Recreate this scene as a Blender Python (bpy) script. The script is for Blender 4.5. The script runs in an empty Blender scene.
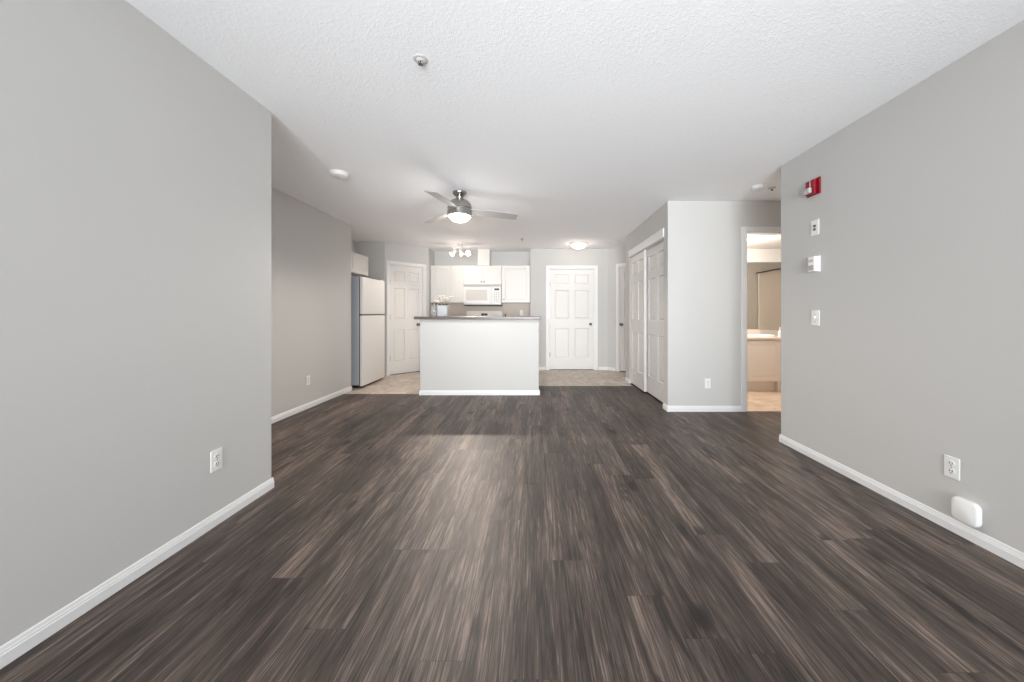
import bpy, bmesh, math, random
from mathutils import Vector, Matrix
R = math.radians
random.seed(7)
S = bpy.context.scene
COL = S.collection

def lin(c):
    return tuple(((v / 255) / 12.92 if v / 255 <= 0.04045 else ((v / 255 + 0.055) / 1.055) ** 2.4) for v in c) + (1.0,)

# ------------------------------------------------------------------ camera, sky, daylight, exposure
CAM_H, FPX = 1.13, 345.0
cd = bpy.data.cameras.new('camera'); cam = bpy.data.objects.new('camera', cd); COL.objects.link(cam)
cam.location = (0, 0, CAM_H); cam.rotation_euler = (R(90), 0, 0)
cd.sensor_width = 36; cd.lens = FPX / 1024 * 36
cd.shift_x = (512 - 535) / 1024; cd.shift_y = -(341 - 314) / 1024
cd.clip_start = 0.02
S.camera = cam
S.view_settings.view_transform = 'Standard'; S.view_settings.look = 'None'
S.view_settings.gamma = 1; S.view_settings.use_curve_mapping = False
S.view_settings.exposure = 0.0
S.cycles.use_denoising = True
S.cycles.max_bounces = 12; S.cycles.diffuse_bounces = 8

W = bpy.data.worlds.new('sky'); S.world = W; W.use_nodes = True
bgn = W.node_tree.nodes['Background']
bgn.inputs['Color'].default_value = (0.86, 0.93, 1.0, 1); bgn.inputs['Strength'].default_value = 1.2

def light(name, typ, loc, energy, color=(1, 1, 1), target=None, **kw):
    d = bpy.data.lights.new(name, typ); d.energy = energy; d.color = color
    for k, v in kw.items(): setattr(d, k, v)
    o = bpy.data.objects.new(name, d); COL.objects.link(o); o.location = loc
    if target is not None:
        o.rotation_euler = (Vector(target) - Vector(loc)).to_track_quat('-Z', 'Y').to_euler()
    return o

# daylight through the wide balcony window behind the camera
light('window_daylight', 'AREA', (0.25, -2.95, 1.25), 86, (0.92, 0.97, 1.0), (0.25, 3, 0.75),
      shape='RECTANGLE', size=3.5, size_y=2.1, spread=R(80))
# added narrow fill lamp outside the window, brightens the far end of the room
light('far_room_fill', 'AREA', (0.25, -2.95, 1.15), 16, (0.97, 0.985, 1.0), (0.25, 3.0, 1.3),
      shape='RECTANGLE', size=3.5, size_y=2.0, spread=R(45))
# added fill lamp outside the window, tilted up to brighten the ceiling
light('ceiling_fill', 'AREA', (0.25, -2.95, 0.9), 68, (0.955, 0.98, 1.0), (0.25, 3.0, 3.9),
      shape='RECTANGLE', size=3.5, size_y=1.6, spread=R(70))

WARM = (1.0, 0.86, 0.75)
H = 2.44

# ------------------------------------------------------------------ materials
def nt(name):
    m = bpy.data.materials.new(name); m.use_nodes = True
    return m, m.node_tree.nodes, m.node_tree.links, m.node_tree.nodes['Principled BSDF']

def mat(name, rgb, rough=0.5, metal=0.0, bump=0.0, bscale=200.0, var=0.0, emit=None, estr=0.0, spec=0.5, trans=0.0):
    m, N, L, P = nt(name)
    P.inputs['Roughness'].default_value = rough; P.inputs['Metallic'].default_value = metal
    P.inputs['Specular IOR Level'].default_value = spec
    P.inputs['Transmission Weight'].default_value = trans
    tc = N.new('ShaderNodeTexCoord')
    nz = N.new('ShaderNodeTexNoise'); nz.inputs['Scale'].default_value = bscale; nz.inputs['Detail'].default_value = 4
    L.new(tc.outputs['Object'], nz.inputs['Vector'])
    c = lin(rgb)
    mx = N.new('ShaderNodeMix'); mx.data_type = 'RGBA'
    mx.inputs[6].default_value = tuple(v * (1 - var) for v in c[:3]) + (1,)
    mx.inputs[7].default_value = tuple(min(1, v * (1 + var)) for v in c[:3]) + (1,)
    L.new(nz.outputs['Fac'], mx.inputs[0]); L.new(mx.outputs[2], P.inputs['Base Color'])
    if bump:
        b = N.new('ShaderNodeBump'); b.inputs['Strength'].default_value = bump; b.inputs['Distance'].default_value = 0.002
        L.new(nz.outputs['Fac'], b.inputs['Height']); L.new(b.outputs['Normal'], P.inputs['Normal'])
    if emit is not None:
        P.inputs['Emission Color'].default_value = lin(emit); P.inputs['Emission Strength'].default_value = estr
    return m

def floor_mat():
    m, N, L, P = nt('vinyl_plank')
    def math_(op, a, b=None):
        n = N.new('ShaderNodeMath'); n.operation = op
        for i, v in enumerate((a, b)):
            if v is None: continue
            if isinstance(v, (int, float)): n.inputs[i].default_value = v
            else: L.new(v, n.inputs[i])
        return n.outputs[0]
    def comb(x, y, z=0.0):
        n = N.new('ShaderNodeCombineXYZ')
        for i, v in enumerate((x, y, z)):
            if isinstance(v, (int, float)): n.inputs[i].default_value = v
            else: L.new(v, n.inputs[i])
        return n.outputs[0]
    tc = N.new('ShaderNodeTexCoord'); sp = N.new('ShaderNodeSeparateXYZ'); L.new(tc.outputs['Object'], sp.inputs[0])
    x, y = sp.outputs[0], sp.outputs[1]
    PW, PL = 0.150, 1.22
    u = math_('DIVIDE', math_('ADD', x, 20.03), PW); col = math_('FLOOR', u)
    wn = N.new('ShaderNodeTexWhiteNoise'); wn.noise_dimensions = '1D'; L.new(col, wn.inputs['W'])
    v = math_('ADD', math_('DIVIDE', math_('ADD', y, 20.0), PL), wn.outputs['Value']); row = math_('FLOOR', v)
    wn2 = N.new('ShaderNodeTexWhiteNoise'); wn2.noise_dimensions = '2D'; L.new(comb(col, row), wn2.inputs['Vector'])
    rnd = wn2.outputs['Value']
    off = math_('MULTIPLY', rnd, 37.0)
    def noise(sx, sy, detail, dist=0.0, rough=0.55, zadd=0.0):
        n = N.new('ShaderNodeTexNoise'); n.inputs['Scale'].default_value = 1.0; n.inputs['Detail'].default_value = detail
        n.inputs['Distortion'].default_value = dist; n.inputs['Roughness'].default_value = rough
        L.new(comb(math_('MULTIPLY', x, sx), math_('MULTIPLY', y, sy), math_('ADD', off, zadd)), n.inputs['Vector'])
        return n.outputs['Fac']
    broad = noise(11, 0.85, 3, 0.5)
    grain = noise(58, 2.0, 6, 0.5, 0.7, 5.0)
    fine = noise(210, 7.0, 3, 0.2, 0.65, 11.0)
    patch = noise(5.0, 1.6, 2, 0.8, 0.5, 3.0)
    # knots: stretched voronoi
    vo = N.new('ShaderNodeTexVoronoi'); vo.inputs['Scale'].default_value = 1.0
    L.new(comb(math_('ADD', math_('MULTIPLY', x, 4.2), math_('MULTIPLY', grain, 0.35)), math_('ADD', math_('MULTIPLY', y, 1.9), math_('MULTIPLY', broad, 0.3)), off), vo.inputs['Vector'])
    kn = N.new('ShaderNodeMapRange'); kn.inputs[1].default_value = 0.02; kn.inputs[2].default_value = 0.15
    kn.inputs[3].default_value = 1.0; kn.inputs[4].default_value = 0.0; L.new(vo.outputs['Distance'], kn.inputs[0])
    t = math_('ADD', math_('ADD', math_('MULTIPLY', broad, 0.52), math_('MULTIPLY', grain, 0.58)), math_('ADD', math_('MULTIPLY', fine, 0.52), math_('MULTIPLY', patch, 0.30)))
    t = math_('ADD', t, math_('MULTIPLY', math_('SUBTRACT', rnd, 0.5), 0.10))
    blot = noise(17, 1.7, 5, 0.9, 0.65, 21.0)
    bl = N.new('ShaderNodeMapRange'); bl.inputs[1].default_value = 0.56; bl.inputs[2].default_value = 0.70; L.new(blot, bl.inputs[0])
    t = math_('SUBTRACT', t, math_('MULTIPLY', bl.outputs[0], 0.25))
    t = math_('SUBTRACT', t, math_('MULTIPLY', kn.outputs[0], 0.46))
    warp = noise(3.2, 1.25, 2, 0.4, 0.5, 31.0)
    fig = math_('SINE', math_('MULTIPLY', math_('ADD', math_('MULTIPLY', x, 12.0), math_('MULTIPLY', warp, 3.2)), 12.566))
    t = math_('ADD', t, math_('MULTIPLY', math_('MULTIPLY', fig, fine), 0.045))
    for sx, sy, za, lo, hi, amt in ((240, 3.2, 41.0, 0.55, 0.62, -0.15), (150, 5.0, 47.0, 0.57, 0.66, 0.10), (95, 2.4, 53.0, 0.58, 0.66, -0.12)):
        ln = noise(sx, sy, 3, 0.15, 0.6, za)
        lr = N.new('ShaderNodeMapRange'); lr.inputs[1].default_value = lo; lr.inputs[2].default_value = hi; L.new(ln, lr.inputs[0])
        t = math_('ADD', t, math_('MULTIPLY', lr.outputs[0], amt))
    mr = N.new('ShaderNodeMapRange'); mr.inputs[1].default_value = 0.60; mr.inputs[2].default_value = 1.16; L.new(t, mr.inputs[0])
    cr = N.new('ShaderNodeValToRGB'); L.new(mr.outputs[0], cr.inputs[0])
    e = cr.color_ramp.elements
    e[0].position = 0.0; e[0].color = lin((20, 15, 13)); e[1].position = 1.0; e[1].color = lin((132, 116, 106))
    for p, c in ((0.30, (40, 32, 28)), (0.52, (62, 52, 46)), (0.72, (85, 73, 66))):
        k = e.new(p); k.color = lin(c)
    # seams
    fu = math_('FRACT', u); fv = math_('FRACT', v)
    du = math_('MULTIPLY', math_('MINIMUM', fu, math_('SUBTRACT', 1.0, fu)), PW)
    dv = math_('MULTIPLY', math_('MINIMUM', fv, math_('SUBTRACT', 1.0, fv)), PL)
    d = math_('MINIMUM', du, dv)
    sm = N.new('ShaderNodeMapRange'); sm.inputs[1].default_value = 0.0006; sm.inputs[2].default_value = 0.0022
    sm.inputs[3].default_value = 0.55; sm.inputs[4].default_value = 0.0; L.new(d, sm.inputs[0])
    mx = N.new('ShaderNodeMix'); mx.data_type = 'RGBA'; L.new(sm.outputs[0], mx.inputs[0]); L.new(cr.outputs[0], mx.inputs[6])
    mx.inputs[7].default_value = lin((40, 33, 30)); L.new(mx.outputs[2], P.inputs['Base Color'])
    rr = N.new('ShaderNodeMapRange'); rr.inputs[3].default_value = 0.42; rr.inputs[4].default_value = 0.56; L.new(grain, rr.inputs[0])
    L.new(rr.outputs[0], P.inputs['Roughness']); P.inputs['Specular IOR Level'].default_value = 0.5
    b = N.new('ShaderNodeBump'); b.inputs['Strength'].default_value = 0.25; b.inputs['Distance'].default_value = 0.0008
    L.new(math_('SUBTRACT', math_('ADD', grain, math_('MULTIPLY', fine, 0.6)), sm.outputs[0]), b.inputs['Height']); L.new(b.outputs['Normal'], P.inputs['Normal'])
    return m

def tile_mat(name, c1, c2, mortar, size):
    m, N, L, P = nt(name)
    tc = N.new('ShaderNodeTexCoord')
    br = N.new('ShaderNodeTexBrick'); br.offset = 0.0; br.inputs['Scale'].default_value = 1.0
    br.inputs['Brick Width'].default_value = size; br.inputs['Row Height'].default_value = size
    br.inputs['Mortar Size'].default_value = 0.004; br.inputs['Mortar Smooth'].default_value = 0.3
    br.inputs['Mortar'].default_value = lin(mortar)
    L.new(tc.outputs['Object'], br.inputs['Vector'])
    nz = N.new('ShaderNodeTexNoise'); nz.inputs['Scale'].default_value = 5.5; nz.inputs['Detail'].default_value = 7; nz.inputs['Distortion'].default_value = 1.4
    L.new(tc.outputs['Object'], nz.inputs['Vector'])
    cr = N.new('ShaderNodeValToRGB'); L.new(nz.outputs['Fac'], cr.inputs[0])
    cr.color_ramp.elements[0].position = 0.32; cr.color_ramp.elements[0].color = lin(c1)
    cr.color_ramp.elements[1].position = 0.68; cr.color_ramp.elements[1].color = lin(c2)
    L.new(cr.outputs[0], br.inputs['Color1']); L.new(cr.outputs[0], br.inputs['Color2'])
    L.new(br.outputs['Color'], P.inputs['Base Color']); P.inputs['Roughness'].default_value = 0.42
    return m

def ceiling_mat():
    m, N, L, P = nt('stippled_ceiling')
    P.inputs['Base Color'].default_value = lin((250, 251, 253)); P.inputs['Roughness'].default_value = 0.95
    tc = N.new('ShaderNodeTexCoord')
    nz = N.new('ShaderNodeTexNoise'); nz.inputs['Scale'].default_value = 74; nz.inputs['Detail'].default_value = 5; nz.inputs['Distortion'].default_value = 0.8
    L.new(tc.outputs['Object'], nz.inputs['Vector'])
    mr = N.new('ShaderNodeMapRange'); mr.inputs[1].default_value = 0.46; mr.inputs[2].default_value = 0.66; L.new(nz.outputs['Fac'], mr.inputs[0])
    b = N.new('ShaderNodeBump'); b.inputs['Strength'].default_value = 0.24; b.inputs['Distance'].default_value = 0.004
    L.new(mr.outputs[0], b.inputs['Height']); L.new(b.outputs['Normal'], P.inputs['Normal'])
    return m

def glass_mat():
    m, N, L, P = nt('window_glass')
    t = N.new('ShaderNodeBsdfTransparent'); g = N.new('ShaderNodeBsdfGlossy'); g.inputs['Roughness'].default_value = 0.02
    mx = N.new('ShaderNodeMixShader'); mx.inputs[0].default_value = 0.06
    L.new(t.outputs[0], mx.inputs[1]); L.new(g.outputs[0], mx.inputs[2]); L.new(mx.outputs[0], N['Material Output'].inputs['Surface'])
    return m

M = dict(
    wall=mat('wall_paint', (202, 201, 199), 0.85, bump=0.08, bscale=240, var=0.008, spec=0.25),
    ceiling=ceiling_mat(),
    floor=floor_mat(),
    tile=tile_mat('kitchen_tile', (176, 160, 144), (214, 202, 190), (170, 156, 142), 0.305),
    bathtile=tile_mat('bathroom_tile', (196, 172, 150), (222, 202, 182), (180, 156, 136), 0.305),
    trim=mat('trim_paint', (232, 232, 232), 0.4, var=0.005),
    door=mat('door_paint', (227, 225, 222), 0.45, var=0.005),
    cab=mat('cabinet_white', (225, 223, 219), 0.38, var=0.005),
    appl=mat('appliance_white', (232, 231, 229), 0.3, bump=0.03, bscale=500),
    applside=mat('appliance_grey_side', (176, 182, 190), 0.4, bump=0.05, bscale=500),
    dark=mat('dark_plastic', (42, 40, 40), 0.5),
    darkgap=mat('dark_gap', (70, 66, 64), 0.6),
    counter=mat('laminate_counter', (98, 88, 86), 0.3, bscale=60, var=0.25),
    worktop=mat('laminate_worktop', (120, 108, 102), 0.35, bscale=60, var=0.2),
    splash=mat('backsplash', (208, 196, 184), 0.5, bscale=30, var=0.03),
    chrome=mat('brushed_nickel', (168, 166, 164), 0.26, 1.0, bump=0.04, bscale=300),
    steel=mat('satin_steel', (150, 148, 146), 0.35, 1.0),
    knobm=mat('dark_nickel', (96, 92, 88), 0.32, 1.0),
    blade=mat('silver_blade', (186, 185, 184), 0.36, 0.35),
    plastic=mat('white_plastic', (238, 238, 236), 0.35),
    cream=mat('cream_plastic', (240, 234, 226), 0.4),
    detect=mat('detector_plastic', (226, 226, 225), 0.5),
    slot=mat('slot_dark', (70, 70, 70), 0.6),
    red=mat('alarm_red', (140, 6, 30), 0.35),
    lens=mat('clear_lens', (225, 225, 225), 0.15, trans=0.4),
    white=mat('white_letter', (245, 245, 245), 0.5),
    globe=mat('fan_globe', (255, 255, 255), 0.4, emit=(255, 244, 232), estr=14),
    dome=mat('entry_dome', (255, 255, 255), 0.4, emit=(255, 240, 222), estr=5),
    bulb=mat('spot_bulb', (255, 255, 255), 0.4, emit=(255, 238, 216), estr=30),
    bathdome=mat('bath_dome', (255, 255, 255), 0.4, emit=(255, 232, 208), estr=6),
    mwglass=mat('microwave_window', (214, 210, 204), 0.2),
    display=mat('display_dark', (58, 50, 46), 0.2),
    button=mat('button_grey', (196, 194, 190), 0.5),
    pot=mat('ceramic_pot', (184, 187, 191), 0.3),
    soil=mat('dark_soil', (48, 42, 38), 0.9, var=0.3),
    stem=mat('stem_green', (128, 126, 100), 0.6),
    leaf=mat('leaf_dark', (74, 72, 60), 0.6),
    petal=mat('petal_cream', (240, 232, 222), 0.7),
    jar=mat('jar_glass', (222, 222, 220), 0.08, trans=0.75),
    jarlid=mat('jar_lid', (112, 98, 88), 0.35, 0.6),
    vanity=mat('vanity_laminate', (224, 214, 204), 0.4),
    vtop=mat('vanity_top', (226, 210, 196), 0.3, bscale=60, var=0.05),
    mirror=mat('mirror_silver', (228, 225, 220), 0.02, 1.0),
    acrylic=mat('tub_acrylic', (226, 221, 214), 0.25),
    glass=glass_mat(),
    hall=mat('hall_paint', (202, 201, 199), 0.85, bump=0.08, bscale=240, spec=0.25),
)

# ------------------------------------------------------------------ mesh helpers
class B:
    def __init__(s): s.bm = bmesh.new()
    def _merge(s, t, mtx=None):
        if mtx is not None: bmesh.ops.transform(t, matrix=mtx, verts=t.verts)
        me = bpy.data.meshes.new('tmp'); t.to_mesh(me); t.free(); s.bm.from_mesh(me); bpy.data.meshes.remove(me)
        return s
    def box(s, x0, x1, y0, y1, z0, z1, bev=0.0, seg=2, mtx=None):
        t = bmesh.new(); bmesh.ops.create_cube(t, size=1)
        bmesh.ops.transform(t, verts=t.verts, matrix=Matrix.Translation(((x0 + x1) / 2, (y0 + y1) / 2, (z0 + z1) / 2)) @ Matrix.Diagonal((abs(x1 - x0), abs(y1 - y0), abs(z1 - z0), 1)))
        if bev: bmesh.ops.bevel(t, geom=t.edges[:], offset=bev, segments=seg, affect='EDGES', profile=0.5)
        return s._merge(t, mtx)
    def lathe(s, prof, n=32, mtx=None):
        t = bmesh.new(); rings = []
        for r, z in prof:
            if r < 1e-6: rings.append([t.verts.new((0, 0, z))])
            else: rings.append([t.verts.new((r * math.cos(2 * math.pi * i / n), r * math.sin(2 * math.pi * i / n), z)) for i in range(n)])
        for a, b in zip(rings, rings[1:]):
            for i in range(n):
                j = (i + 1) % n
                if len(a) == 1 and len(b) == 1: continue
                if len(a) == 1: t.faces.new((a[0], b[i], b[j]))
                elif len(b) == 1: t.faces.new((a[i], a[j], b[0]))
                else: t.faces.new((a[i], a[j], b[j], b[i]))
        for rg, fl in ((rings[0], 0), (rings[-1], 1)):
            if len(rg) > 2: t.faces.new(rg if fl else rg[::-1])
        bmesh.ops.recalc_face_normals(t, faces=t.faces[:])
        return s._merge(t, mtx)
    def prism(s, pts, z0, z1, mtx=None):
        t = bmesh.new(); a = [t.verts.new((x, y, z0)) for x, y in pts]; b = [t.verts.new((x, y, z1)) for x, y in pts]
        n = len(pts); t.faces.new(a[::-1]); t.faces.new(b)
        for i in range(n): t.faces.new((a[i], a[(i + 1) % n], b[(i + 1) % n], b[i]))
        bmesh.ops.recalc_face_normals(t, faces=t.faces[:])
        return s._merge(t, mtx)
    def tube(s, p0, p1, r, n=16, r1=None):
        p0, p1 = Vector(p0), Vector(p1); d = p1 - p0
        q = d.to_track_quat('Z', 'Y').to_matrix().to_4x4()
        return s.lathe([(r, 0), (r1 or r, d.length)], n, Matrix.Translation(p0) @ q)
    def ball(s, c, r, sc=(1, 1, 1), n=16, mtx=None):
        t = bmesh.new(); bmesh.ops.create_uvsphere(t, u_segments=n, v_segments=max(6, n // 2), radius=r)
        m = Matrix.Translation(c) @ Matrix.Diagonal((*sc, 1))
        return s._merge(t, m if mtx is None else mtx @ m)
    def panel(s, w, h, t_, rects, inset=0.024, depth=0.014, raise_=0.009, back=True):
        """slab x0..w, z0..h, front y=0, back y=t_, with moulded panels (x0,x1,z0,z1) pressed into the front"""
        t = bmesh.new()
        xs = sorted({0, w, *[r[0] for r in rects], *[r[1] for r in rects]}); zs = sorted({0, h, *[r[2] for r in rects], *[r[3] for r in rects]})
        V = {(i, j): t.verts.new((x, 0, z)) for i, x in enumerate(xs) for j, z in enumerate(zs)}
        F = {}
        for i in range(len(xs) - 1):
            for j in range(len(zs) - 1):
                F[i, j] = t.faces.new((V[i, j], V[i + 1, j], V[i + 1, j + 1], V[i, j + 1]))
        for x0, x1, z0, z1 in rects:
            fs = [f for (i, j), f in F.items() if xs[i] >= x0 - 1e-6 and xs[i + 1] <= x1 + 1e-6 and zs[j] >= z0 - 1e-6 and zs[j + 1] <= z1 + 1e-6]
            f = bmesh.utils.face_join(fs) if len(fs) > 1 else fs[0]
            a = bmesh.ops.inset_individual(t, faces=[f], thickness=inset * 0.5)
            bmesh.ops.translate(t, verts=f.verts[:], vec=(0, depth, 0))
            bmesh.ops.inset_individual(t, faces=[f], thickness=inset * 0.35)
            bmesh.ops.inset_individual(t, faces=[f], thickness=inset)
            bmesh.ops.translate(t, verts=f.verts[:], vec=(0, -raise_, 0))
        bmesh.ops.recalc_face_normals(t, faces=t.faces[:])
        s._merge(t)
        t = bmesh.new()
        v = [t.verts.new(p) for p in ((0, 0, 0), (w, 0, 0), (w, t_, 0), (0, t_, 0), (0, 0, h), (w, 0, h), (w, t_, h), (0, t_, h))]
        for q in ((0, 3, 2, 1), (4, 5, 6, 7), (1, 2, 6, 5), (3, 7, 6, 2), (0, 4, 7, 3)): t.faces.new([v[k] for k in q])
        return s._merge(t)
    def make(s, name, m, parent=None, loc=(0, 0, 0), rot=0.0, smooth=False):
        me = bpy.data.meshes.new(name); s.bm.to_mesh(me); s.bm.free()
        o = bpy.data.objects.new(name, me); COL.objects.link(o); me.materials.append(m)
        if smooth:
            for p in me.polygons: p.use_smooth = True
            try: me.set_sharp_from_angle(angle=R(38))
            except Exception: pass
        o.parent = parent; o.location = loc; o.rotation_euler = (0, 0, rot)
        return o

def thing(name, label, cat, loc=(0, 0, 0), rot=0.0, group=None):
    o = bpy.data.objects.new(name, None); COL.objects.link(o); o.empty_display_size = 0.05
    o.location = loc; o.rotation_euler = (0, 0, rot); o['label'] = label; o['category'] = cat
    if group: o['group'] = group
    return o
def tag(o, label, cat, group=None):
    o['label'] = label; o['category'] = cat
    if group: o['group'] = group
    return o
def struct(o, label=None, cat=None):
    o['kind'] = 'structure'
    if label: o['label'] = label
    if cat: o['category'] = cat
    return o
def dup(root, loc, rot, label):
    r = root.copy(); COL.objects.link(r); r.location = loc; r.rotation_euler = (0, 0, rot); r['label'] = label
    for ch in list(root.children):
        c = ch.copy(); COL.objects.link(c); c.parent = r
        for g in list(ch.children):
            k = g.copy(); COL.objects.link(k); k.parent = c
    return r

def ang(p0, p1): return math.atan2(p1[1] - p0[1], p1[0] - p0[0])
def run(name, p0, p1, th, openings=(), m='wall', label=None, h=H, ext=(0, 0)):
    """a wall whose room face runs from p0 to p1 with the room on the right of that direction"""
    Ln = math.dist(p0, p1); b = B(); x = -ext[0]
    for u0, u1, z0, z1 in sorted(openings):
        b.box(x, u0, 0, th, 0, h)
        if z0 > 0: b.box(u0, u1, 0, th, 0, z0)
        if z1 < h: b.box(u0, u1, 0, th, z1, h)
        x = u1
    b.box(x, Ln + ext[1], 0, th, 0, h)
    return struct(b.make(name, M[m], None, (*p0, 0), ang(p0, p1)), label, 'wall')
def block(name, x0, x1, y0, y1, label=None, m='wall', z0=0, z1=H, cat='wall'):
    return struct(B().box(0, x1 - x0, 0, y1 - y0, z0, z1).make(name, M[m], None, (x0, y0, 0)), label, cat)

BP = [(0, 0), (-0.011, 0), (-0.011, 0.040), (-0.009, 0.043), (-0.009, 0.049), (-0.007, 0.052), (-0.005, 0.062), (-0.003, 0.066), (0, 0.066)]
def bb_mesh(b, L_, x0=0.0, mtx=None):
    mm = Matrix(((0, 0, 1, x0), (1, 0, 0, 0), (0, 1, 0, 0), (0, 0, 0, 1)))
    return b.prism(BP, 0, L_, mm if mtx is None else mtx @ mm)
def baseboard(name, p0, p1, label, e0=0.0, e1=0.0):
    b = B(); bb_mesh(b, math.dist(p0, p1) + e0 + e1, -e0)
    return struct(b.make(name, M['trim'], None, (*p0, 0), ang(p0, p1)), label, 'baseboard')

# ------------------------------------------------------------------ room shell
struct(B().box(-3.7, 5.4, -2.9, 7.6, -0.12, 0).make('floor', M['floor']), 'dark grey brown wood plank floor of the living room', 'floor')
kf = B().prism([(-3.25, 4.87), (-0.1, 4.87), (-0.1, 5.42), (1.53, 5.42), (1.53, 5.845), (2.57, 5.845), (1.465, 6.945), (-0.095, 6.945), (-0.095, 7.285), (-2.115, 7.285), (-2.115, 6.88), (-2.725, 6.265), (-3.25, 6.265)], 0.0002, 0.003)
struct(kf.make('floor_kitchen', M['tile']), 'beige stone look tile floor of kitchen and entry', 'floor')
struct(B().box(2.405, 5.2, 4.005, 5.5, 0.0002, 0.003).make('floor_bathroom', M['bathtile']), 'tan tile floor of the bathroom', 'floor')
struct(B().box(-3.7, 5.4, -2.9, 7.6, H, H + 0.12).make('ceiling', M['ceiling']), 'white stippled ceiling over the whole living space', 'ceiling')
struct(B().box(2.4, 5.2, 4.115, 5.5, 2.17, 2.42).make('ceiling_bathroom', M['wall']), 'lowered pale ceiling inside the bathroom', 'ceiling')

block('wall_left', -3.6, -1.711, -2.6, 2.239, 'plain grey wall nearest the camera with one outlet low down')
block('wall_dining', -3.6, -2.72, 2.239, 5.11, 'grey wall set back before the refrigerator')
block('wall_alcove', -3.6, -3.25, 5.11, 6.27, 'wall at the back of the refrigerator alcove')
run('wall_pantry', (-3.25, 6.27), (-2.73, 6.27), 0.1, label='short wall between refrigerator and pantry door')
PD0, PD1 = (-2.73, 6.27), (-2.12, 6.88)
run('wall_pantry_diagonal', PD0, PD1, 0.1, [(0.076, 0.759, 0, 2.058)], label='angled wall that holds the pantry door')
run('wall_pantry_return', (-2.12, 6.88), (-2.12, 7.29), 0.1, label='narrow wall between pantry door and kitchen cabinets')
block('wall_kitchen', -3.6, 5.3, 7.29, 7.5, 'grey wall behind the kitchen cabinets')
run('wall_entry_return', (-0.095, 7.29), (-0.095, 7.07), 0.1, label='narrow wall end beside the kitchen cabinet')
run('wall_entry', (-0.095, 6.95), (1.465, 6.95), 0.12, [(0.373, 1.301, 0, 2.046)], label='cream lit wall that holds the entry door')
ED0, ED1 = (1.465, 6.95), (2.575, 5.84)
run('wall_entry_diagonal', ED0, ED1, 0.1, [(0.255, 1.045, 0, 2.058)], label='angled wall with a door beyond the closet')
run('wall_closet', (1.54, 5.84), (1.54, 4.0), 0.115, [(0.22, 1.71, 0, 2.06)], label='wall that holds the sliding closet doors')
block('wall_closet_end', 1.655, 5.3, 5.5, 5.84, 'wall at the far end of closet and bathroom')
run('wall_bathroom', (1.54, 4.0), (5.2, 4.0), 0.115, [(0.904, 1.68, 0, 2.083)], label='pale wall facing the room with the bathroom doorway', ext=(-0.115, 0))
block('wall_bathroom_left', 2.30, 2.40, 4.115, 5.5, 'side wall inside the bathroom')
block('wall_right', 2.175, 5.3, -2.6, 3.05, 'long grey wall with fire alarm strobe and thermostat')
block('wall_hall', 5.2, 5.3, 3.05, 5.5, 'end wall of the side hall')
block('wall_outer', 5.2, 5.3, 5.84, 7.29, 'outer wall beyond the entry')
run('wall_rear', (2.175, -2.6), (-1.711, -2.6), 0.15, [(0.35, 3.55, 0.06, 2.2)], label='wall behind the camera with a wide window')

# window behind the camera
wf = B(); W0, W1 = -1.375, 1.825
for a, b_, z0, z1 in ((W0, W0 + .06, .06, 2.2), (W1 - .06, W1, .06, 2.2), (W0, W1, .06, .12), (W0, W1, 2.14, 2.2), (0.2, 0.27, .06, 2.2)):
    wf.box(a, b_, -2.72, -2.64, z0, z1, 0.004)
wo = struct(wf.make('window_1', M['trim']), 'wide white framed balcony window behind the camera', 'window')
B().box(W0 + .05, W1 - .05, -2.685, -2.679, .11, 2.15).make('window_pane', M['glass'], wo)

# baseboards
baseboard('baseboard_left', (-1.711, -2.6), (-1.711, 2.239), 'white baseboard along the near grey wall', 0, 0.011)
baseboard('baseboard_left_end', (-1.711, 2.239), (-2.72, 2.239), 'white baseboard on the end of the near wall')
baseboard('baseboard_dining', (-2.72, 2.239), (-2.72, 5.11), 'white baseboard leading to the refrigerator', 0, 0.0)
baseboard('baseboard_pantry', (-3.25, 6.27), (-2.73, 6.27), 'white baseboard beside the refrigerator')
baseboard('baseboard_pantry_return', (-2.12, 6.88), (-2.12, 7.0), 'white baseboard beside the pantry door')
baseboard('baseboard_entry', (-0.095, 6.95), (0.205, 6.95), 'white baseboard between kitchen and entry door')
baseboard('baseboard_entry_side', (1.28, 6.95), (1.465, 6.95), 'white baseboard between entry door and angled wall')
s2 = math.sqrt(0.5)
baseboard('baseboard_diagonal', ED0, (ED0[0] + 0.18 * s2, ED0[1] - 0.18 * s2), 'white baseboard on the angled entry wall')
baseboard('baseboard_closet', (1.54, 5.84), (1.54, 5.62), 'white baseboard beyond the closet doors')
baseboard('baseboard_closet_corner', (1.54, 4.13), (1.54, 4.0), 'white baseboard on the corner by the closet', 0, 0.011)
baseboard('baseboard_bathroom', (1.54, 4.0), (2.386, 4.0), 'white baseboard on the wall before the bathroom doorway')
baseboard('baseboard_right', (2.175, 3.05), (2.175, -2.6), 'white baseboard along the long wall with the thermostat', 0.011, 0)
baseboard('baseboard_right_end', (3.2, 3.05), (2.175, 3.05), 'white baseboard on the end of the thermostat wall')

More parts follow.
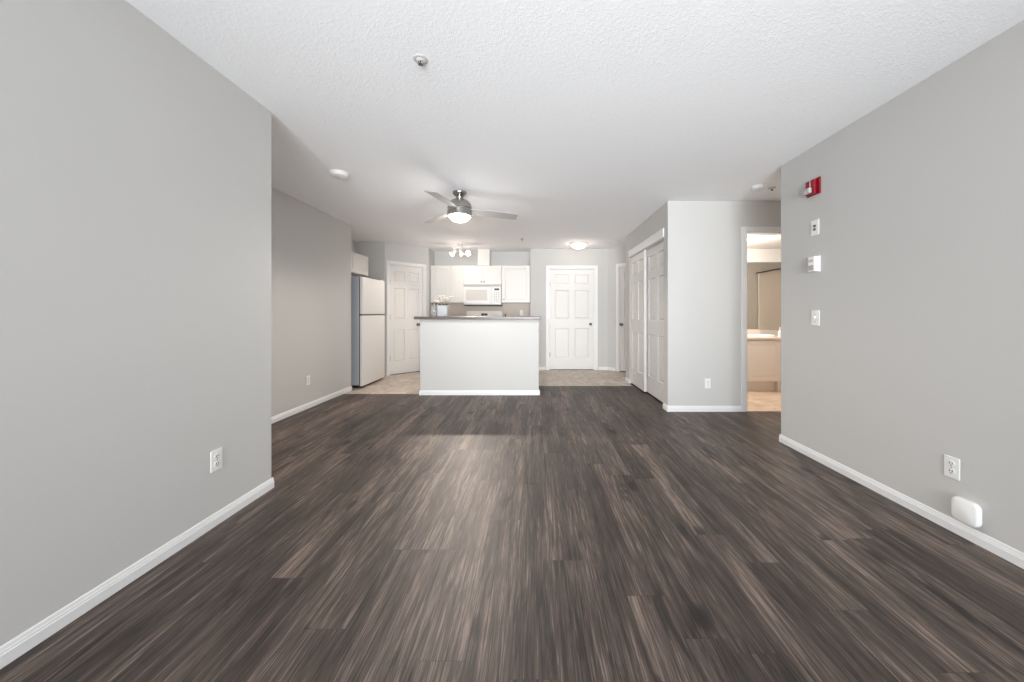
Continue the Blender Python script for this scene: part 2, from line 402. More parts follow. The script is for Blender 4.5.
# ------------------------------------------------------------------ doors
def six(w):
    a, c = 0.118 * w, 0.06 * w
    cols = ((a, w / 2 - c), (w / 2 + c, w - a)); rows = ((0.235, 0.83), (1.02, 1.60), (1.715, 1.915))
    return [(x0, x1, z0, z1) for x0, x1 in cols for z0, z1 in rows]
KNOB = [(0.0, -0.001), (0.028, -0.001), (0.028, 0.006), (0.011, 0.010), (0.011, 0.028), (0.022, 0.034), (0.027, 0.044), (0.025, 0.056), (0.014, 0.063), (0, 0.064)]
FRONT = Matrix.Rotation(R(90), 4, 'X')   # local +Z -> -Y
def casing(name, p0, rot, u0, u1, top, th, label, wid=0.058):
    b = B()
    b.box(u0 - wid, u0, -0.015, 0, 0, top + wid, 0.004); b.box(u1, u1 + wid, -0.015, 0, 0, top + wid, 0.004); b.box(u0, u1, -0.015, 0, top, top + wid, 0.004)
    b.box(u0, u0 + 0.016, 0, th, 0, top); b.box(u1 - 0.016, u1, 0, th, 0, top); b.box(u0 + .016, u1 - .016, 0, th, top - 0.016, top)
    b.box(u0 + .016, u0 + 0.028, 0.058, 0.09, 0, top - .016); b.box(u1 - 0.028, u1 - .016, 0.058, 0.09, 0, top - .016)
    return struct(b.make(name, M['trim'], None, (*p0, 0), rot), label, 'trim')
def door(name, p0, rot, u0, w, h, label, knob_u, hinge_u=None, kz=0.925, bolt=False, kmat='knobm', gap=0.012):
    c, s = math.cos(rot), math.sin(rot)
    y = 0.020
    lx, ly = p0[0] + u0 * c - y * s, p0[1] + u0 * s + y * c
    d = struct(B().panel(w, h, 0.036, six(w)).make(name, M['door'], None, (lx, ly, gap), rot), label, 'door')
    if knob_u is not None:
        B().lathe(KNOB, 24, Matrix.Translation((knob_u, 0, kz - gap)) @ FRONT).make('knob', M[kmat], d, smooth=True)
    if bolt:
        B().lathe([(0, -0.001), (0.028, -0.001), (0.030, 0.008), (0.022, 0.011), (0, 0.011)], 24, Matrix.Translation((knob_u, 0, 1.075)) @ FRONT).make('deadbolt', M['cream'], d, smooth=True)
    if hinge_u is not None:
        for z in (0.30, 1.06, 1.72):
            hb = B(); hb.tube((hinge_u, -0.004, z - 0.05), (hinge_u, -0.004, z + 0.05), 0.006, 10); hb.box(hinge_u - .008, hinge_u + .012, -0.0015, 0.001, z - .045, z + .045)
            hb.make('hinge', M['steel'], d)
    return d
casing('trim_1', PD0, R(45), 0.076, 0.759, 2.058, 0.1, 'white casing around the pantry door', 0.05)
door('door_1', PD0, R(45), 0.094, 0.647, 2.028, 'white panelled pantry door on the angled wall behind the refrigerator', 0.545, 0.002)
casing('trim_2', (-0.095, 6.95), 0, 0.373, 1.301, 2.046, 0.12, 'white casing around the entry door')
door('door_2', (-0.095, 6.95), 0, 0.391, 0.892, 2.016, 'white six panel entry door facing the room', 0.825, 0.002, bolt=True)
casing('trim_3', ED0, R(-45), 0.255, 1.045, 2.058, 0.1, 'white casing around the angled door by the closet')
door('door_3', ED0, R(-45), 0.273, 0.754, 2.028, 'white door on the angled wall mostly hidden by the closet', 0.038, gap=0.02)
# closet: two sliding doors on two tracks plus the header board
cb = B(); cb.box(-0.02, 1.51, -0.016, 0, 2.045, 2.155, 0.004); cb.box(0.0, 1.49, 0.012, 0.1, 2.045, 2.058)
struct(cb.make('trim_4', M['trim'], None, (1.54, 5.62, 0), R(-90)), 'white header board above the sliding closet doors', 'trim')
def closet(name, yfar, x, w, label):
    d = struct(B().panel(w, 2.02, 0.034, six(w)).make(name, M['door'], None, (x, yfar, 0.022), R(-90)), label, 'door')
    rl = B(); rl.box(0, w, 0.004, 0.030, 2.021, 2.028); rl.make('hanger_rail', M['steel'], d)
    return d
closet('door_4', 5.60, 1.558, 0.68, 'far white six panel sliding closet door')
closet('door_5', 4.95, 1.602, 0.80, 'near white six panel sliding closet door set behind the other')
# bathroom doorway casing
casing('trim_5', (1.54, 4.0), 0, 0.904, 1.68, 2.083, 0.115, 'white casing around the bathroom doorway')
# kitchen splashback
struct(B().box(-2.115, -0.1, 7.282, 7.2895, 0.912, 1.36).make('trim_backsplash', M['splash']), 'beige backsplash between worktop and wall cabinets', 'trim')
# boxed duct above the cabinets
tag(B().box(-1.164, -0.921, 6.985, 7.288, 2.115, H - 0.001, 0.003).make('duct_cover', M['cab']), 'white boxed duct cover between cabinet tops and ceiling', 'duct cover')

# ------------------------------------------------------------------ kitchen cabinets
def cabinet(name, label, loc, w, d, h, doors, group, knobs=None, rot=0.0, knobz=None, body='cab', toe=0.0):
    t = thing(name, label, 'cabinet', loc, rot, group)
    b = B(); b.box(0, w, 0, d, toe, h, 0.002)
    if toe: b.box(0.0, w, 0.06, d, 0, toe)
    b.make('body', M[body], t)
    for i, (x0, x1) in enumerate(doors):
        dw = x1 - x0 - 0.004; dh = h - toe - 0.008; fr = 0.055
        dr = B().panel(dw, dh, 0.018, [(fr, dw - fr, fr, dh - fr)], 0.02, 0.006, 0.004).make('door', M[body], t, (x0 + 0.002, -0.0185, toe + 0.004))
        if knobs and knobs[i] is not None:
            kx, kz = knobs[i]
            B().lathe([(0, 0), (0.006, 0), (0.006, 0.012), (0.014, 0.018), (0.013, 0.026), (0, 0.028)], 16, Matrix.Translation((kx - x0, 0, kz)) @ FRONT).make('knob', M['knobm'], dr, smooth=True)
    return t
WG = 'white wall cabinets of the kitchen'
cabinet('wall_cabinet', 'white double door wall cabinet by the pantry above the vase', (-2.112, 6.985, 1.36), 0.677, 0.30, 0.752, ((0.04, 0.42), (0.42, 0.677)), WG)
cabinet('wall_cabinet', 'short white wall cabinet with two knobs above the microwave', (-1.432, 6.985, 1.725), 0.752, 0.30, 0.387, ((0, 0.376), (0.376, 0.752)), WG, ((0.345, 0.05), (0.407, 0.05)))
cabinet('wall_cabinet', 'white single door wall cabinet beside the microwave and entry wall', (-0.677, 6.985, 1.36), 0.575, 0.30, 0.752, ((0.012, 0.57),), WG, ((0.05, 0.06),))
cabinet('wall_cabinet', 'white cabinet hung above the refrigerator', (-2.94, 5.125, 1.797), 0.925, 0.30, 0.333, ((0, 0.4625), (0.4625, 0.925)), WG, rot=R(90))
# floor units along the far wall
BG = 'white base cabinets of the kitchen'
cabinet('base_cabinet', 'white base cabinet between pantry wall and stove', (-2.112, 6.69, 0.003), 0.675, 0.585, 0.865, ((0, 0.337), (0.337, 0.675)), BG, toe=0.1)
cabinet('base_cabinet', 'white base cabinet between stove and entry wall', (-0.675, 6.69, 0.003), 0.57, 0.585, 0.865, ((0, 0.57),), BG, toe=0.1)
tag(B().box(-2.114, -1.437, 6.665, 7.28, 0.869, 0.91, 0.004).make('worktop', M['worktop']), 'brown worktop between pantry wall and stove', 'worktop')
tag(B().box(-0.675, -0.10, 6.665, 7.28, 0.869, 0.91, 0.004).make('worktop', M['worktop']), 'brown worktop between stove and entry wall', 'worktop')

# stove
st = thing('stove', 'white kitchen stove with rounded back panel below the microwave', 'stove', (-1.43, 6.66, 0.003))
B().box(0, 0.748, 0.02, 0.60, 0.0, 0.905, 0.004).make('body', M['appl'], st)
od = B().box(0.01, 0.738, -0.02, 0.018, 0.2, 0.80, 0.006).make('oven_door', M['appl'], st)
B().tube((0.08, -0.05, 0.75), (0.668, -0.05, 0.75), 0.011).box(0.09, 0.11, -0.05, -0.019, 0.74, 0.76).box(0.638, 0.658, -0.05, -0.019, 0.74, 0.76).make('handle', M['appl'], od)
B().box(0.12, 0.628, -0.023, -0.0195, 0.33, 0.62).make('oven_window', M['display'], od)
B().box(0.01, 0.738, -0.016, 0.018, 0.03, 0.185, 0.005).make('drawer', M['appl'], st)
bp = B(); r = 0.05; pts = [(0, 0.905)]
for k in range(7): a = R(180 - 15 * k); pts.append((r + r * math.cos(a), 1.192 - r + r * math.sin(a)))
for k in range(7): a = R(90 - 15 * k); pts.append((0.748 - r + r * math.cos(a), 1.192 - r + r * math.sin(a)))
pts.append((0.748, 0.905))
bp.prism(pts, -0.60, -0.53, FRONT)
bpo = bp.make('back_panel', M['cream'], st)
B().box(0.31, 0.44, 0.526, 0.5305, 1.09, 1.14).make('clock', M['display'], bpo)
for x in (0.08, 0.19, 0.55, 0.66):
    B().lathe([(0, 0), (0.022, 0), (0.019, 0.025), (0, 0.025)], 16, Matrix.Translation((x, 0.53, 1.11)) @ FRONT).make('control_knob', M['cream'], bpo, smooth=True)
for x, y, rr in ((0.2, 0.16, 0.10), (0.55, 0.16, 0.08), (0.2, 0.41, 0.08), (0.55, 0.41, 0.10)):
    eb = B()
    for q in (1, 0.72, 0.45):
        eb.lathe([(rr * q - 0.008, 0.906), (rr * q - .004, 0.916), (rr * q + 0.004, 0.916), (rr * q + 0.008, 0.906)], 28, Matrix.Translation((x, y, 0)))
    eb.make('burner', M['dark'], st)

# microwave
mw = thing('microwave', 'white over the range microwave with dark display under the short cabinet', 'microwave', (-1.43, 6.90, 1.318))
B().box(0, 0.748, 0.02, 0.385, 0.0, 0.400, 0.004).make('body', M['appl'], mw)
vb = B()
for k in range(5): vb.box(0.0, 0.748, 0.008, 0.021, 0.358 + k * 0.0085, 0.3625 + k * 0.0085)
vb.make('vent_grille', M['button'], mw)
md = B().box(0.004, 0.56, 0.0, 0.019, 0.02, 0.352, 0.005).make('door', M['appl'], mw)
B().box(0.05, 0.475, -0.002, 0.004, 0.085, 0.30, 0.002).make('door_window', M['mwglass'], md)
hb = B(); hb.tube((0.525, -0.035, 0.06), (0.525, -0.035, 0.32), 0.010); hb.box(0.518, 0.532, -0.035, 0.002, 0.07, 0.085); hb.box(0.518, 0.532, -0.035, 0.002, 0.295, 0.31); hb.make('handle', M['appl'], md)
cp = B().box(0.565, 0.744, 0.0, 0.019, 0.02, 0.352, 0.005).make('control_panel', M['appl'], mw)
B().box(0.615, 0.715, -0.002, 0.003, 0.285, 0.325).make('display', M['display'], cp)
kb = B()
for i in range(3):
    for j in range(6): kb.box(0.60 + i * 0.044, 0.634 + i * 0.044, -0.0015, 0.003, 0.045 + j * 0.036, 0.069 + j * 0.036)
kb.make('keypad', M['button'], cp)
B().box(0.0, 0.748, 0.004, 0.38, -0.022, -0.001, 0.004).make('bottom_vent', M['darkgap'], mw)

# ------------------------------------------------------------------ refrigerator
fr = thing('refrigerator', 'tall white top freezer refrigerator standing in the wall alcove', 'refrigerator', (-2.60, 5.2, 0.003), R(90))
# local: front faces -Y (world +X); x runs along world +Y
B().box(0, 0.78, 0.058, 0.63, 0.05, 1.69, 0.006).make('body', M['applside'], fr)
B().box(0.006, 0.774, 0.0, 0.047, 1.122, 1.692, 0.012, 3).make('freezer_door', M['appl'], fr, smooth=True)
B().box(0.006, 0.774, 0.0, 0.047, 0.035, 1.104, 0.012, 3).make('refrigerator_door', M['appl'], fr, smooth=True)
B().box(0.012, 0.768, 0.015, 0.059, 1.103, 1.123).box(0.014, 0.766, 0.046, 0.059, 0.06, 1.685).make('gasket', M['darkgap'], fr)
gb = B().box(0.03, 0.75, 0.035, 0.3, 0.010, 0.034)
for k in range(3): gb.box(0.03, 0.75, 0.029, 0.036, 0.014 + k * 0.006, 0.017 + k * 0.006)
gb.make('kick_grille', M['dark'], fr)
for x in (0.06, 0.72):
    for y in (0.12, 0.58):
        B().tube((x, y, 0.0), (x, y, 0.051), 0.02).make('foot', M['darkgap'], fr)
B().box(0.66, 0.77, 0.02, 0.12, 1.6905, 1.708, 0.004).make('hinge_cap', M['appl'], fr)

# ------------------------------------------------------------------ island with raised bar top
isl = thing('kitchen_island', 'pale half height island wall with white baseboard below the bar top', 'island', (-1.602, 4.81, 0))
B().box(0, 1.654, 0, 0.13, 0.0, 1.055, 0.002).make('half_wall', M['wall'], isl)
ib = B(); bb_mesh(ib, 1.682, -0.011)
bb_mesh(ib, 0.13, 0, Matrix.Translation((1.654, 0, 0)) @ Matrix.Rotation(R(90), 4, 'Z'))
bb_mesh(ib, 0.13, 0, Matrix.Translation((0, 0.13, 0)) @ Matrix.Rotation(R(-90), 4, 'Z'))
ib.make('island_baseboard', M['trim'], isl)
tag(B().box(-1.675, 0.080, 4.762, 5.12, 1.056, 1.095, 0.006).make('bar_countertop', M['counter']), 'dark brown laminate bar top on the kitchen island', 'countertop')
# kitchen side of the island
cabinet('base_cabinet', 'white base cabinet on the kitchen side of the island near the pantry', (-0.78, 5.55, 0.003), 0.82, 0.605, 0.865, ((0, 0.41), (0.41, 0.82)), BG, toe=0.1, rot=R(180))
cabinet('base_cabinet', 'white base cabinet on the kitchen side of the island near the entry', (0.05, 5.55, 0.003), 0.82, 0.605, 0.865, ((0, 0.41), (0.41, 0.82)), BG, toe=0.1, rot=R(180))
tag(B().box(-1.61, 0.056, 4.942, 5.575, 0.869, 0.91, 0.004).make('worktop', M['worktop']), 'brown worktop on the kitchen side of the island', 'worktop')

# pot with flowers and jar on the bar top
pt = thing('flower_pot', 'square white ceramic pot of pale flowers on the bar top', 'flower pot', (-1.318, 4.96, 1.0955))
pb = B(); t_ = bmesh.new()
sq = lambda hw, z: [t_.verts.new((sx * hw, sy * hw, z)) for sx, sy in ((-1, -1), (1, -1), (1, 1), (-1, 1))]
rs = [sq(0.062, 0.0), sq(0.070, 0.012), sq(0.075, 0.155), sq(0.068, 0.157), sq(0.064, 0.135)]
for a, c in zip(rs, rs[1:]):
    for i in range(4): t_.faces.new((a[i], a[(i + 1) % 4], c[(i + 1) % 4], c[i]))
t_.faces.new(rs[0][::-1]); t_.faces.new(rs[-1])
bmesh.ops.bevel(t_, geom=[e for e in t_.edges if abs((e.verts[0].co - e.verts[1].co).normalized().z) > 0.6], offset=0.012, segments=3, affect='EDGES')
bmesh.ops.recalc_face_normals(t_, faces=t_.faces[:]); pb._merge(t_); pb.make('pot', M['pot'], pt, smooth=True)
B().box(-0.06, 0.06, -0.06, 0.06, 0.125, 0.142).make('soil', M['soil'], pt)
rng = random.Random(4)
for k in range(11):
    a = 2.4 * k; rr = 0.025 + 0.0105 * k * 0.9; z = 0.20 + 0.10 * rng.random()
    ex, ey = rr * math.cos(a) * 1.1, rr * math.sin(a) * 0.8
    sb = B(); sb.tube((ex * 0.35, ey * 0.35, 0.135), (ex, ey, z), 0.0022, 6); so = sb.make('stem', M['stem'], pt)
    fb = B(); fb.ball((ex, ey, z + 0.006), 0.008, n=8)
    for q in range(6):
        b2 = R(60 * q); fb.ball((ex + 0.016 * math.cos(b2), ey + 0.016 * math.sin(b2), z + 0.006), 0.017, (1, 1, 0.55), 8)
    fb.make('flower', M['petal'], so, smooth=True)
for k in range(8):
    a = R(45 * k + 12); tl = 0.5 + 0.5 * rng.random()
    lb = B(); lb.ball((0, 0, 0), 0.03, (1, 0.42, 0.10), 10, Matrix.Translation((0.055 * math.cos(a), 0.05 * math.sin(a), 0.168)) @ Matrix.Rotation(a, 4, 'Z') @ Matrix.Rotation(-0.6 * tl, 4, 'Y'))
    lb.make('leaf', M['leaf'], pt, smooth=True)
jr = thing('storage_jar', 'clear glass jar with dark lid beside the white flower pot', 'jar', (-1.447, 4.95, 1.0955))
B().lathe([(0, 0), (0.036, 0), (0.040, 0.006), (0.040, 0.15), (0.034, 0.165), (0.031, 0.165), (0.036, 0.148), (0.036, 0.008), (0, 0.006)], 28).make('jar', M['jar'], jr, smooth=True)
B().lathe([(0, 0.166), (0.037, 0.166), (0.038, 0.172), (0.036, 0.192), (0.012, 0.196), (0.010, 0.206), (0, 0.208)], 28).make('lid', M['jarlid'], jr, smooth=True)
bo = thing('oil_bottle', 'small dark bottle on the worktop beside the stove', 'bottle', (-0.60, 7.02, 0.9105))
B().lathe([(0, 0), (0.026, 0), (0.028, 0.004), (0.028, 0.12), (0.012, 0.155), (0.010, 0.19), (0, 0.19)], 20).make('glass_body', M['display'], bo, smooth=True)
B().lathe([(0, 0.19), (0.012, 0.19), (0.012, 0.215), (0, 0.215)], 16).make('cap', M['dark'], bo, smooth=True)

# ------------------------------------------------------------------ ceiling fan
fan = thing('ceiling_fan', 'brushed nickel ceiling fan with three blades and lit globe', 'ceiling fan', (-0.81, 3.71, H))
B().lathe([(0, -0.0005), (0.074, -0.0005), (0.074, -0.012), (0.068, -0.026), (0.045, -0.048), (0.038, -0.058), (0.038, -0.075), (0, -0.075)], 40).make('canopy', M['chrome'], fan, smooth=True)
B().lathe([(0, -0.074), (0.040, -0.074), (0.066, -0.084), (0.102, -0.104), (0.120, -0.128), (0.128, -0.150), (0.129, -0.180), (0.123, -0.184), (0.123, -0.196), (0.129, -0.200), (0.129, -0.254), (0.122, -0.260), (0, -0.260)], 48).make('motor_housing', M['chrome'], fan, smooth=True)
B().lathe([(0.0, -0.258), (0.116, -0.258), (0.113, -0.270), (0.098, -0.290), (0.072, -0.308), (0.04, -0.318), (0, -0.322)], 40).make('light_globe', M['globe'], fan, smooth=True)
for a in (18, 138, 258):
    bl = B(); t_ = bmesh.new(); top, bot = [], []
    n = 14
    for k in range(n + 1):
        u = k / n; rr = 0.10 + 0.535 * u; w = 0.048 + 0.016 * math.sin(u * 2.4)
        if u > 0.93: w *= 0.94
        zz = -0.200 - 0.012 * u * u
        for lst, dz in ((top, 0.0035), (bot, -0.0035)):
            lst.append((t_.verts.new((rr, -w, zz + dz + 0.22 * w)), t_.verts.new((rr, w, zz + dz - 0.22 * w))))
    for k in range(n):
        t_.faces.new((top[k][0], top[k + 1][0], top[k + 1][1], top[k][1])); t_.faces.new((bot[k][0], bot[k][1], bot[k + 1][1], bot[k + 1][0]))
        t_.faces.new((top[k][0], bot[k][0], bot[k + 1][0], top[k + 1][0])); t_.faces.new((top[k][1], top[k + 1][1], bot[k + 1][1], bot[k][1]))
    for k in (0, n): t_.faces.new((top[k][0], top[k][1], bot[k][1], bot[k][0]))
    bmesh.ops.recalc_face_normals(t_, faces=t_.faces[:]); bl._merge(t_)
    bo_ = bl.make('blade', M['blade'], fan, (0, 0, 0), R(a), smooth=True)

# ------------------------------------------------------------------ kitchen spotlight bar
SPX, SPY = -1.393, 6.45
tl = thing('ceiling_spotlight', 'three headed ceiling spotlight above the kitchen in front of the cabinets', 'spotlight', (SPX, SPY, H))
B().lathe([(0, -0.0005), (0.055, -0.0005), (0.055, -0.018), (0.048, -0.024), (0.014, -0.026), (0.012, -0.07), (0, -0.07)], 28).make('base', M['plastic'], tl, smooth=True)
B().tube((-0.15, 0, -0.075), (0.16, 0, -0.075), 0.010).make('bar', M['plastic'], tl)
def spot(x, aim, power, size=75, lit=True):
    p = Vector((x, -0.01, -0.165)); d = (Vector(aim) - (Vector((SPX, SPY, H)) + p)).normalized()
    q = Matrix.Translation(p) @ d.to_track_quat('-Z', 'Y').to_matrix().to_4x4()
    hb = B(); hb.lathe([(0, 0.07), (0.022, 0.068), (0.030, 0.055), (0.036, 0.0), (0.050, -0.05), (0.047, -0.05), (0.034, -0.005), (0, 0.0)], 28, q)
    hb.tube((x, 0, -0.075), tuple(p - d * 0.05), 0.007)
    h = hb.make('spot_head', M['plastic'], tl, smooth=True)
    B().lathe([(0, -0.006), (0.032, -0.006), (0.042, -0.036), (0.030, -0.044), (0, -0.048)], 24, q).make('bulb', M['bulb'], h, smooth=True)
    w = Vector((SPX, SPY, H)) + p + d * 0.056
    light('spot_beam', 'SPOT', w, power, WARM, aim, spot_size=R(size), spot_blend=0.7, shadow_soft_size=0.035)
spot(-0.135, (-2.5, 5.6, 0.8), 46, 95)
spot(0.02, (-0.9, 7.1, 1.0), 3, 110)
spot(0.145, (-0.55, 2.7, 0.0), 230, 90)

light('fan_lamp', 'SPOT', (-0.81, 3.71, 2.11), 78, (1.0, 0.94, 0.88), (-0.81, 3.71, 0), spot_size=R(168), spot_blend=0.35, shadow_soft_size=0.08)

light('fan_ceiling_fill', 'POINT', (-0.81, 3.71, 2.0), 6, (1.0, 0.97, 0.94), shadow_soft_size=0.18)  # extra fill point added below the globe to lift the ceiling
light('spot_spill', 'POINT', (SPX, SPY, 2.16), 4, WARM, shadow_soft_size=0.06)
# entry dome light
en = thing('ceiling_light', 'lit white dome light on the ceiling before the entry door', 'ceiling light', (0.81, 6.40, H))
B().lathe([(0, -0.0005), (0.155, -0.0005), (0.155, -0.022), (0.14, -0.026), (0, -0.026)], 40).make('base', M['plastic'], en, smooth=True)
B().lathe([(0, -0.0255), (0.138, -0.0255), (0.132, -0.05), (0.105, -0.078), (0.06, -0.096), (0, -0.103)], 40).make('dome', M['dome'], en, smooth=True)
light('entry_lamp', 'POINT', (0.81, 6.40, 2.27), 2.3, WARM, shadow_soft_size=0.06)
# bathroom dome light, hidden beside the doorway
bt = thing('ceiling_light', 'warm dome light on the lowered bathroom ceiling', 'ceiling light', (2.78, 4.72, 2.17))
B().lathe([(0, -0.0005), (0.13, -0.0005), (0.13, -0.02), (0, -0.022)], 32).make('base', M['plastic'], bt, smooth=True)
B().lathe([(0, -0.0215), (0.118, -0.0215), (0.105, -0.05), (0.06, -0.075), (0, -0.082)], 32).make('dome', M['bathdome'], bt, smooth=True)

light('bath_lamp', 'POINT', (2.78, 4.72, 2.02), 60, (1.0, 0.90, 0.80), shadow_soft_size=0.06)

# ------------------------------------------------------------------ detectors and sprinklers
def detector(label, x, y, r):
    t = thing('smoke_detector', label, 'smoke detector', (x, y, H), 0, 'smoke detectors on the ceiling')
    B().lathe([(0, -0.0005), (r, -0.0005), (r, -0.012), (r * 0.96, -0.016), (0, -0.016)], 36).make('base', M['detect'], t, smooth=True)
    B().lathe([(0, -0.0155), (r * 0.93, -0.0155), (r * 0.90, -0.032), (r * 0.62, -0.043), (r * 0.3, -0.046), (0, -0.046)], 36).make('cover', M['detect'], t, smooth=True)
    B().lathe([(0, -0.0455), (0.006, -0.0455), (0.006, -0.048), (0, -0.048)], 12).make('test_button', M['button'], t)
detector('round white smoke detector on the ceiling above the dining wall', -1.815, 3.20, 0.078)
detector('round white smoke detector on the ceiling by the fire alarm strobe', 2.30, 3.54, 0.072)
def sprinkler(label, x, y, sc=1.0):
    t = thing('fire_sprinkler', label, 'sprinkler', (x, y, H), 0, 'ceiling sprinkler heads')
    B().lathe([(0.024 * sc, -0.0005), (0.036 * sc, -0.0005), (0.036 * sc, -0.003), (0.030 * sc, -0.006), (0.024 * sc, -0.006)], 32).make('escutcheon', M['button'], t, smooth=True)
    B().lathe([(0, -0.0006), (0.0238 * sc, -0.0006), (0.0238 * sc, -0.005), (0.014 * sc, -0.009), (0, -0.009)], 28).make('cup', M['detect'], t, smooth=True)
    b = B()
    for k in (-1, 1): b.tube((k * 0.010 * sc, 0, -0.008), (k * 0.011 * sc, 0, -0.018), 0.0025 * sc, 8); b.tube((k * 0.011 * sc, 0, -0.018), (0, 0, -0.026), 0.0025 * sc, 8)
    b.make('frame', M['chrome'], t, smooth=True)
    B().tube((0, 0, -0.008), (0, 0, -0.026), 0.004 * sc, 8).make('bulb', M['dark'], t)
    b = B(); b.lathe([(0, -0.026), (0.008 * sc, -0.026), (0.008 * sc, -0.028), (0, -0.028)], 16)
    for k in range(8): b.box(0.006 * sc, 0.014 * sc, -0.003 * sc, 0.003 * sc, -0.028, -0.0265, mtx=Matrix.Rotation(R(45 * k), 4, 'Z'))
    b.make('deflector', M['chrome'], t)
sprinkler('chrome sprinkler head alone on the stippled ceiling in front of the fan', -0.588, 1.772)
sprinkler('tiny sprinkler head on the ceiling before the kitchen cabinets', -0.225, 6.0)
sprinkler('small sprinkler head at the ceiling corner beside the smoke detector', 2.46, 3.58)

# ------------------------------------------------------------------ wall plates
def outlet(label, loc, rot):
    t = thing('wall_outlet', label, 'outlet', loc, rot, 'white wall outlets')
    B().box(-0.034, 0.034, -0.006, 0, -0.056, 0.056, 0.003).make('plate', M['plastic'], t)
    for z in (-0.02, 0.02):
        r_ = B().lathe([(0, 0.0055), (0.0165, 0.0055), (0.0165, 0.0085), (0, 0.0085)], 20, Matrix.Translation((0, 0, z)) @ FRONT).make('receptacle', M['plastic'], t)
        sb = B(); sb.box(-0.0075, -0.0045, -0.0092, -0.008, z - 0.002, z + 0.008); sb.box(0.0045, 0.0075, -0.0092, -0.008, z - 0.001, z + 0.007); sb.box(-0.0025, 0.0025, -0.0092, -0.008, z - 0.011, z - 0.006)
        sb.make('slot', M['slot'], r_)
    B().lathe([(0, 0.0055), (0.003, 0.0055), (0.003, 0.0075), (0, 0.0075)], 10, FRONT).make('screw', M['steel'], t)
    return t
o1 = outlet('white duplex outlet low on the long wall above the rounded white cover box', (2.175, 1.797, 0.331), R(-90))
dup(o1, (-1.711, 1.85, 0.347), R(90), 'white duplex outlet low on the near plain grey wall')
dup(o1, (-2.72, 4.13, 0.335), R(90), 'small white outlet on the set back wall before the refrigerator')
dup(o1, (2.0, 4.0, 0.325), 0, 'small white outlet on the pale wall beside the bathroom doorway')
dup(o1, (-0.287, 7.282, 1.155), 0, 'pale outlet on the kitchen backsplash beside the stove')
# cover box
t = thing('cover_box', 'rounded white plastic cover box just above the baseboard', 'cover box', (2.175, 1.727, 0.141), R(-90))
def rbox(w, h, y0, y1, r, inset):
    b = B(); tb = bmesh.new(); rings = []
    for yy, ins in ((y0, 0), (y1 + inset * 1.4, 0), (y1 + inset * 0.5, inset * 0.35), (y1, inset * 1.2)):
        ring = []
        for cx, cz, a0 in ((1, 1, 0), (-1, 1, 90), (-1, -1, 180), (1, -1, 270)):
            for k in range(7):
                a = R(a0 + 15 * k); rr = max(r - ins, 0.004)
                ring.append(tb.verts.new((cx * (w / 2 - r) + rr * math.cos(a), yy, cz * (h / 2 - r) + rr * math.sin(a))))
        rings.append(ring)
    n = len(rings[0])
    for p, q in zip(rings, rings[1:]):
        for i in range(n): tb.faces.new((p[i], p[(i + 1) % n], q[(i + 1) % n], q[i]))
    tb.faces.new(rings[0]); tb.faces.new(rings[-1]); bmesh.ops.recalc_face_normals(tb, faces=tb.faces[:])
    return b._merge(tb)
rbox(0.098, 0.110, 0.0, -0.008, 0.024, 0.002).make('back_plate', M['plastic'], t, smooth=True)
rbox(0.106, 0.118, -0.008, -0.034, 0.026, 0.008).make('cover', M['plastic'], t, smooth=True)
# light switch
t = thing('light_switch', 'white light switch plate below the thermostat', 'light switch', (2.175, 2.672, 1.10), R(-90))
B().box(-0.038, 0.038, -0.006, 0, -0.06, 0.06, 0.003).make('plate', M['plastic'], t)
B().box(-0.006, 0.006, -0.016, -0.005, -0.004, 0.012, 0.002).make('toggle', M['plastic'], t)
for z in (-0.03, 0.03): B().lathe([(0, 0.0055), (0.003, 0.0055), (0.003, 0.0075), (0, 0.0075)], 10, Matrix.Translation((0, 0, z)) @ FRONT).make('screw', M['slot'], t)
# thermostat
t = thing('thermostat', 'boxy white thermostat with dark vent slots between two wall plates', 'thermostat', (2.175, 2.665, 1.515), R(-90))
B().box(-0.040, 0.040, -0.010, 0, -0.062, 0.062, 0.003).make('base_plate', M['plastic'], t)
B().box(-0.034, 0.034, -0.042, -0.0095, -0.058, 0.058, 0.004).make('cover', M['plastic'], t)
vb = B()
for k in range(4): vb.box(-0.026, 0.020, -0.0432, -0.0415, -0.046 + k * 0.010, -0.041 + k * 0.010)
vb.make('vent_slots', M['slot'], t)
B().box(-0.026, 0.02, -0.0435, -0.0415, 0.014, 0.036, 0.001).make('scale_window', M['button'], t)
# jack plate
t = thing('jack_plate', 'white wall plate with two dark jacks above the thermostat', 'wall plate', (2.175, 2.675, 1.80), R(-90))
B().box(-0.037, 0.037, -0.006, 0, -0.06, 0.06, 0.003).make('plate', M['plastic'], t)
for z in (-0.014, 0.012):
    B().box(-0.011, 0.009, -0.010, -0.005, z - 0.009, z + 0.009, 0.002).make('jack', M['slot'], t)
# fire alarm strobe
t = thing('fire_alarm_strobe', 'red fire alarm strobe with clear lens high on the grey wall', 'fire alarm', (2.175, 2.685, 2.115), R(-90))
B().box(-0.063, 0.063, -0.012, 0, -0.063, 0.063, 0.004).make('plate', M['red'], t)
B().box(-0.050, 0.040, -0.034, -0.0115, -0.058, 0.055, 0.006).make('horn_body', M['red'], t)
B().box(-0.034, 0.022, -0.062, -0.0335, -0.050, -0.006, 0.010, 3).make('strobe_lens', M['lens'], t)
fl = B(); G = {'F': '111 100 110 100 100', 'I': '111 010 010 010 111', 'R': '110 101 110 101 101', 'E': '111 100 110 100 111'}
for k, ch in enumerate('FIRE'):
    for j, row in enumerate(G[ch].split()):
        for i, c in enumerate(row):
            if c == '1':
                x = -0.006 + i * 0.0034; z = 0.051 - k * 0.0135 - j * 0.0022
                fl.box(x, x + 0.0034, -0.0348, -0.0335, z - 0.0022, z)
fl.make('lettering', M['white'], t)

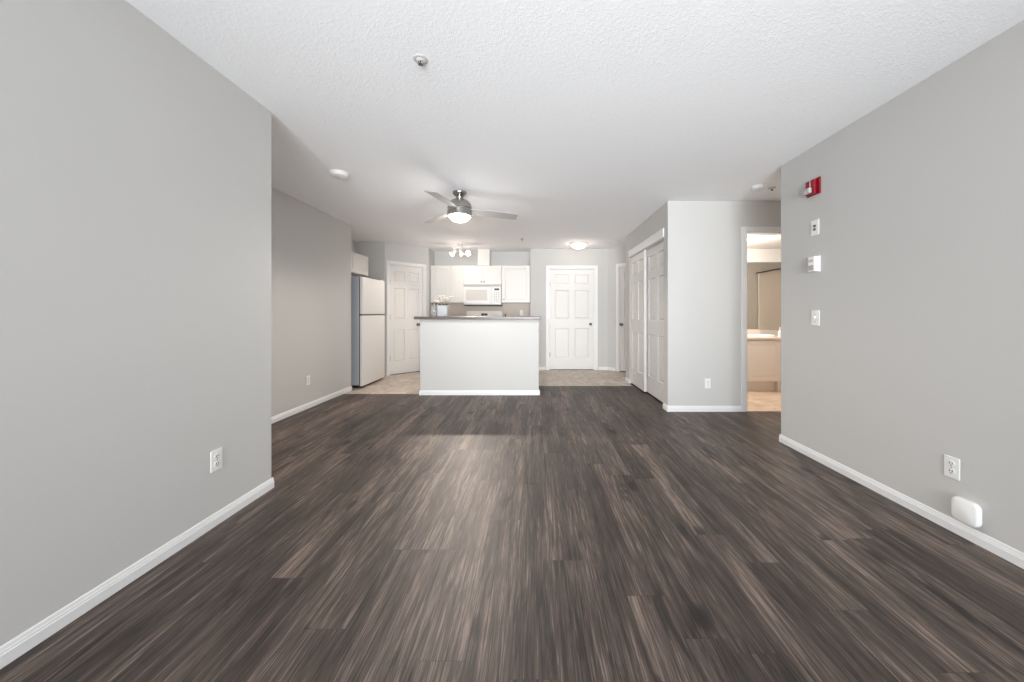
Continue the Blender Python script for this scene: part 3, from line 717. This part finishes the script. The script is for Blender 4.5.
# ------------------------------------------------------------------ bathroom
vn = thing('bathroom_vanity', 'beige bathroom vanity seen through the doorway', 'vanity', (2.405, 4.985, 0.003))
vb = B(); vb.box(0, 1.14, 0, 0.51, 0.145, 0.757, 0.002); vb.box(0.0, 1.10, 0.06, 0.51, 0, 0.146); vb.make('body', M['vanity'], vn)
B().box(1.102, 1.14, 0.0, 0.51, 0, 0.1445, 0.002).make('side_foot', M['vanity'], vn)
for x0, x1 in ((0.01, 0.56), (0.565, 1.13)):
    w = x1 - x0
    B().panel(w, 0.585, 0.018, [(0.06, w - 0.06, 0.06, 0.525)], 0.02, 0.006, 0.004).make('door', M['vanity'], vn, (x0, -0.0185, 0.16))
vt = tag(B().box(2.402, 3.575, 4.955, 5.498, 0.761, 0.795, 0.005).box(2.402, 3.575, 5.478, 5.498, 0.795, 0.885, 0.003).make('vanity_top', M['vtop']), 'beige countertop with upstand on the bathroom vanity', 'countertop')
sk = thing('sink_basin', 'small white oval basin set in the vanity top', 'basin', (3.42, 5.22, 0.7955))
B().lathe([(0, 0.004), (0.10, 0.004), (0.13, 0.010), (0.15, 0.020), (0.165, 0.022), (0.172, 0.012), (0.172, 0), (0, 0)], 36).make('bowl', M['plastic'], sk, smooth=True)
B().lathe([(0, 0.004), (0.016, 0.004), (0.016, 0.006), (0, 0.006)], 16).make('drain', M['chrome'], sk)
sp_ = thing('soap_bottle', 'white pump soap bottle on the vanity beside the basin', 'soap bottle', (3.665, 5.15, 0.0))
sp_.location = (3.548, 5.0, 0.7955)
B().lathe([(0, 0), (0.022, 0), (0.024, 0.004), (0.024, 0.075), (0.010, 0.090), (0.010, 0.098), (0, 0.098)], 20).make('bottle', M['plastic'], sp_, smooth=True)
B().lathe([(0, 0.098), (0.012, 0.098), (0.012, 0.112), (0.004, 0.114), (0.004, 0.135), (0, 0.135)], 14).box(-0.008, 0.035, -0.008, 0.008, 0.134, 0.146, 0.003).make('pump', M['plastic'], sp_)
tag(B().box(2.45, 4.0, 5.490, 5.498, 0.888, 1.955, 0.001).make('wall_mirror', M['mirror']), 'large frameless mirror above the bathroom vanity', 'mirror')
tb = thing('bathtub', 'white bathtub with surround at the end of the bathroom', 'bathtub', (4.42, 4.15, 0.003))
bb_ = B(); bb_.box(0, 0.08, 0, 1.345, 0, 0.45, 0.01); bb_.box(0.70, 0.778, 0, 1.345, 0, 0.45, 0.01); bb_.box(0.08, 0.70, 0, 0.09, 0, 0.45, 0.01); bb_.box(0.08, 0.70, 1.255, 1.345, 0, 0.45, 0.01); bb_.box(0.08, 0.70, 0.09, 1.255, 0, 0.12)
bb_.make('tub', M['acrylic'], tb)
sb = B(); sb.box(0.758, 0.778, 0, 1.345, 0.451, 1.98); sb.box(0.0, 0.757, 0.0, 0.02, 0.451, 1.98); sb.box(0.0, 0.757, 1.325, 1.345, 0.451, 1.98); sb.make('surround', M['acrylic'], tb)
tag(B().tube((4.39, 4.146, 1.94), (4.39, 5.499, 1.94), 0.013).make('shower_rod', M['knobm']), 'thin dark shower rod over the bathtub', 'shower rod')
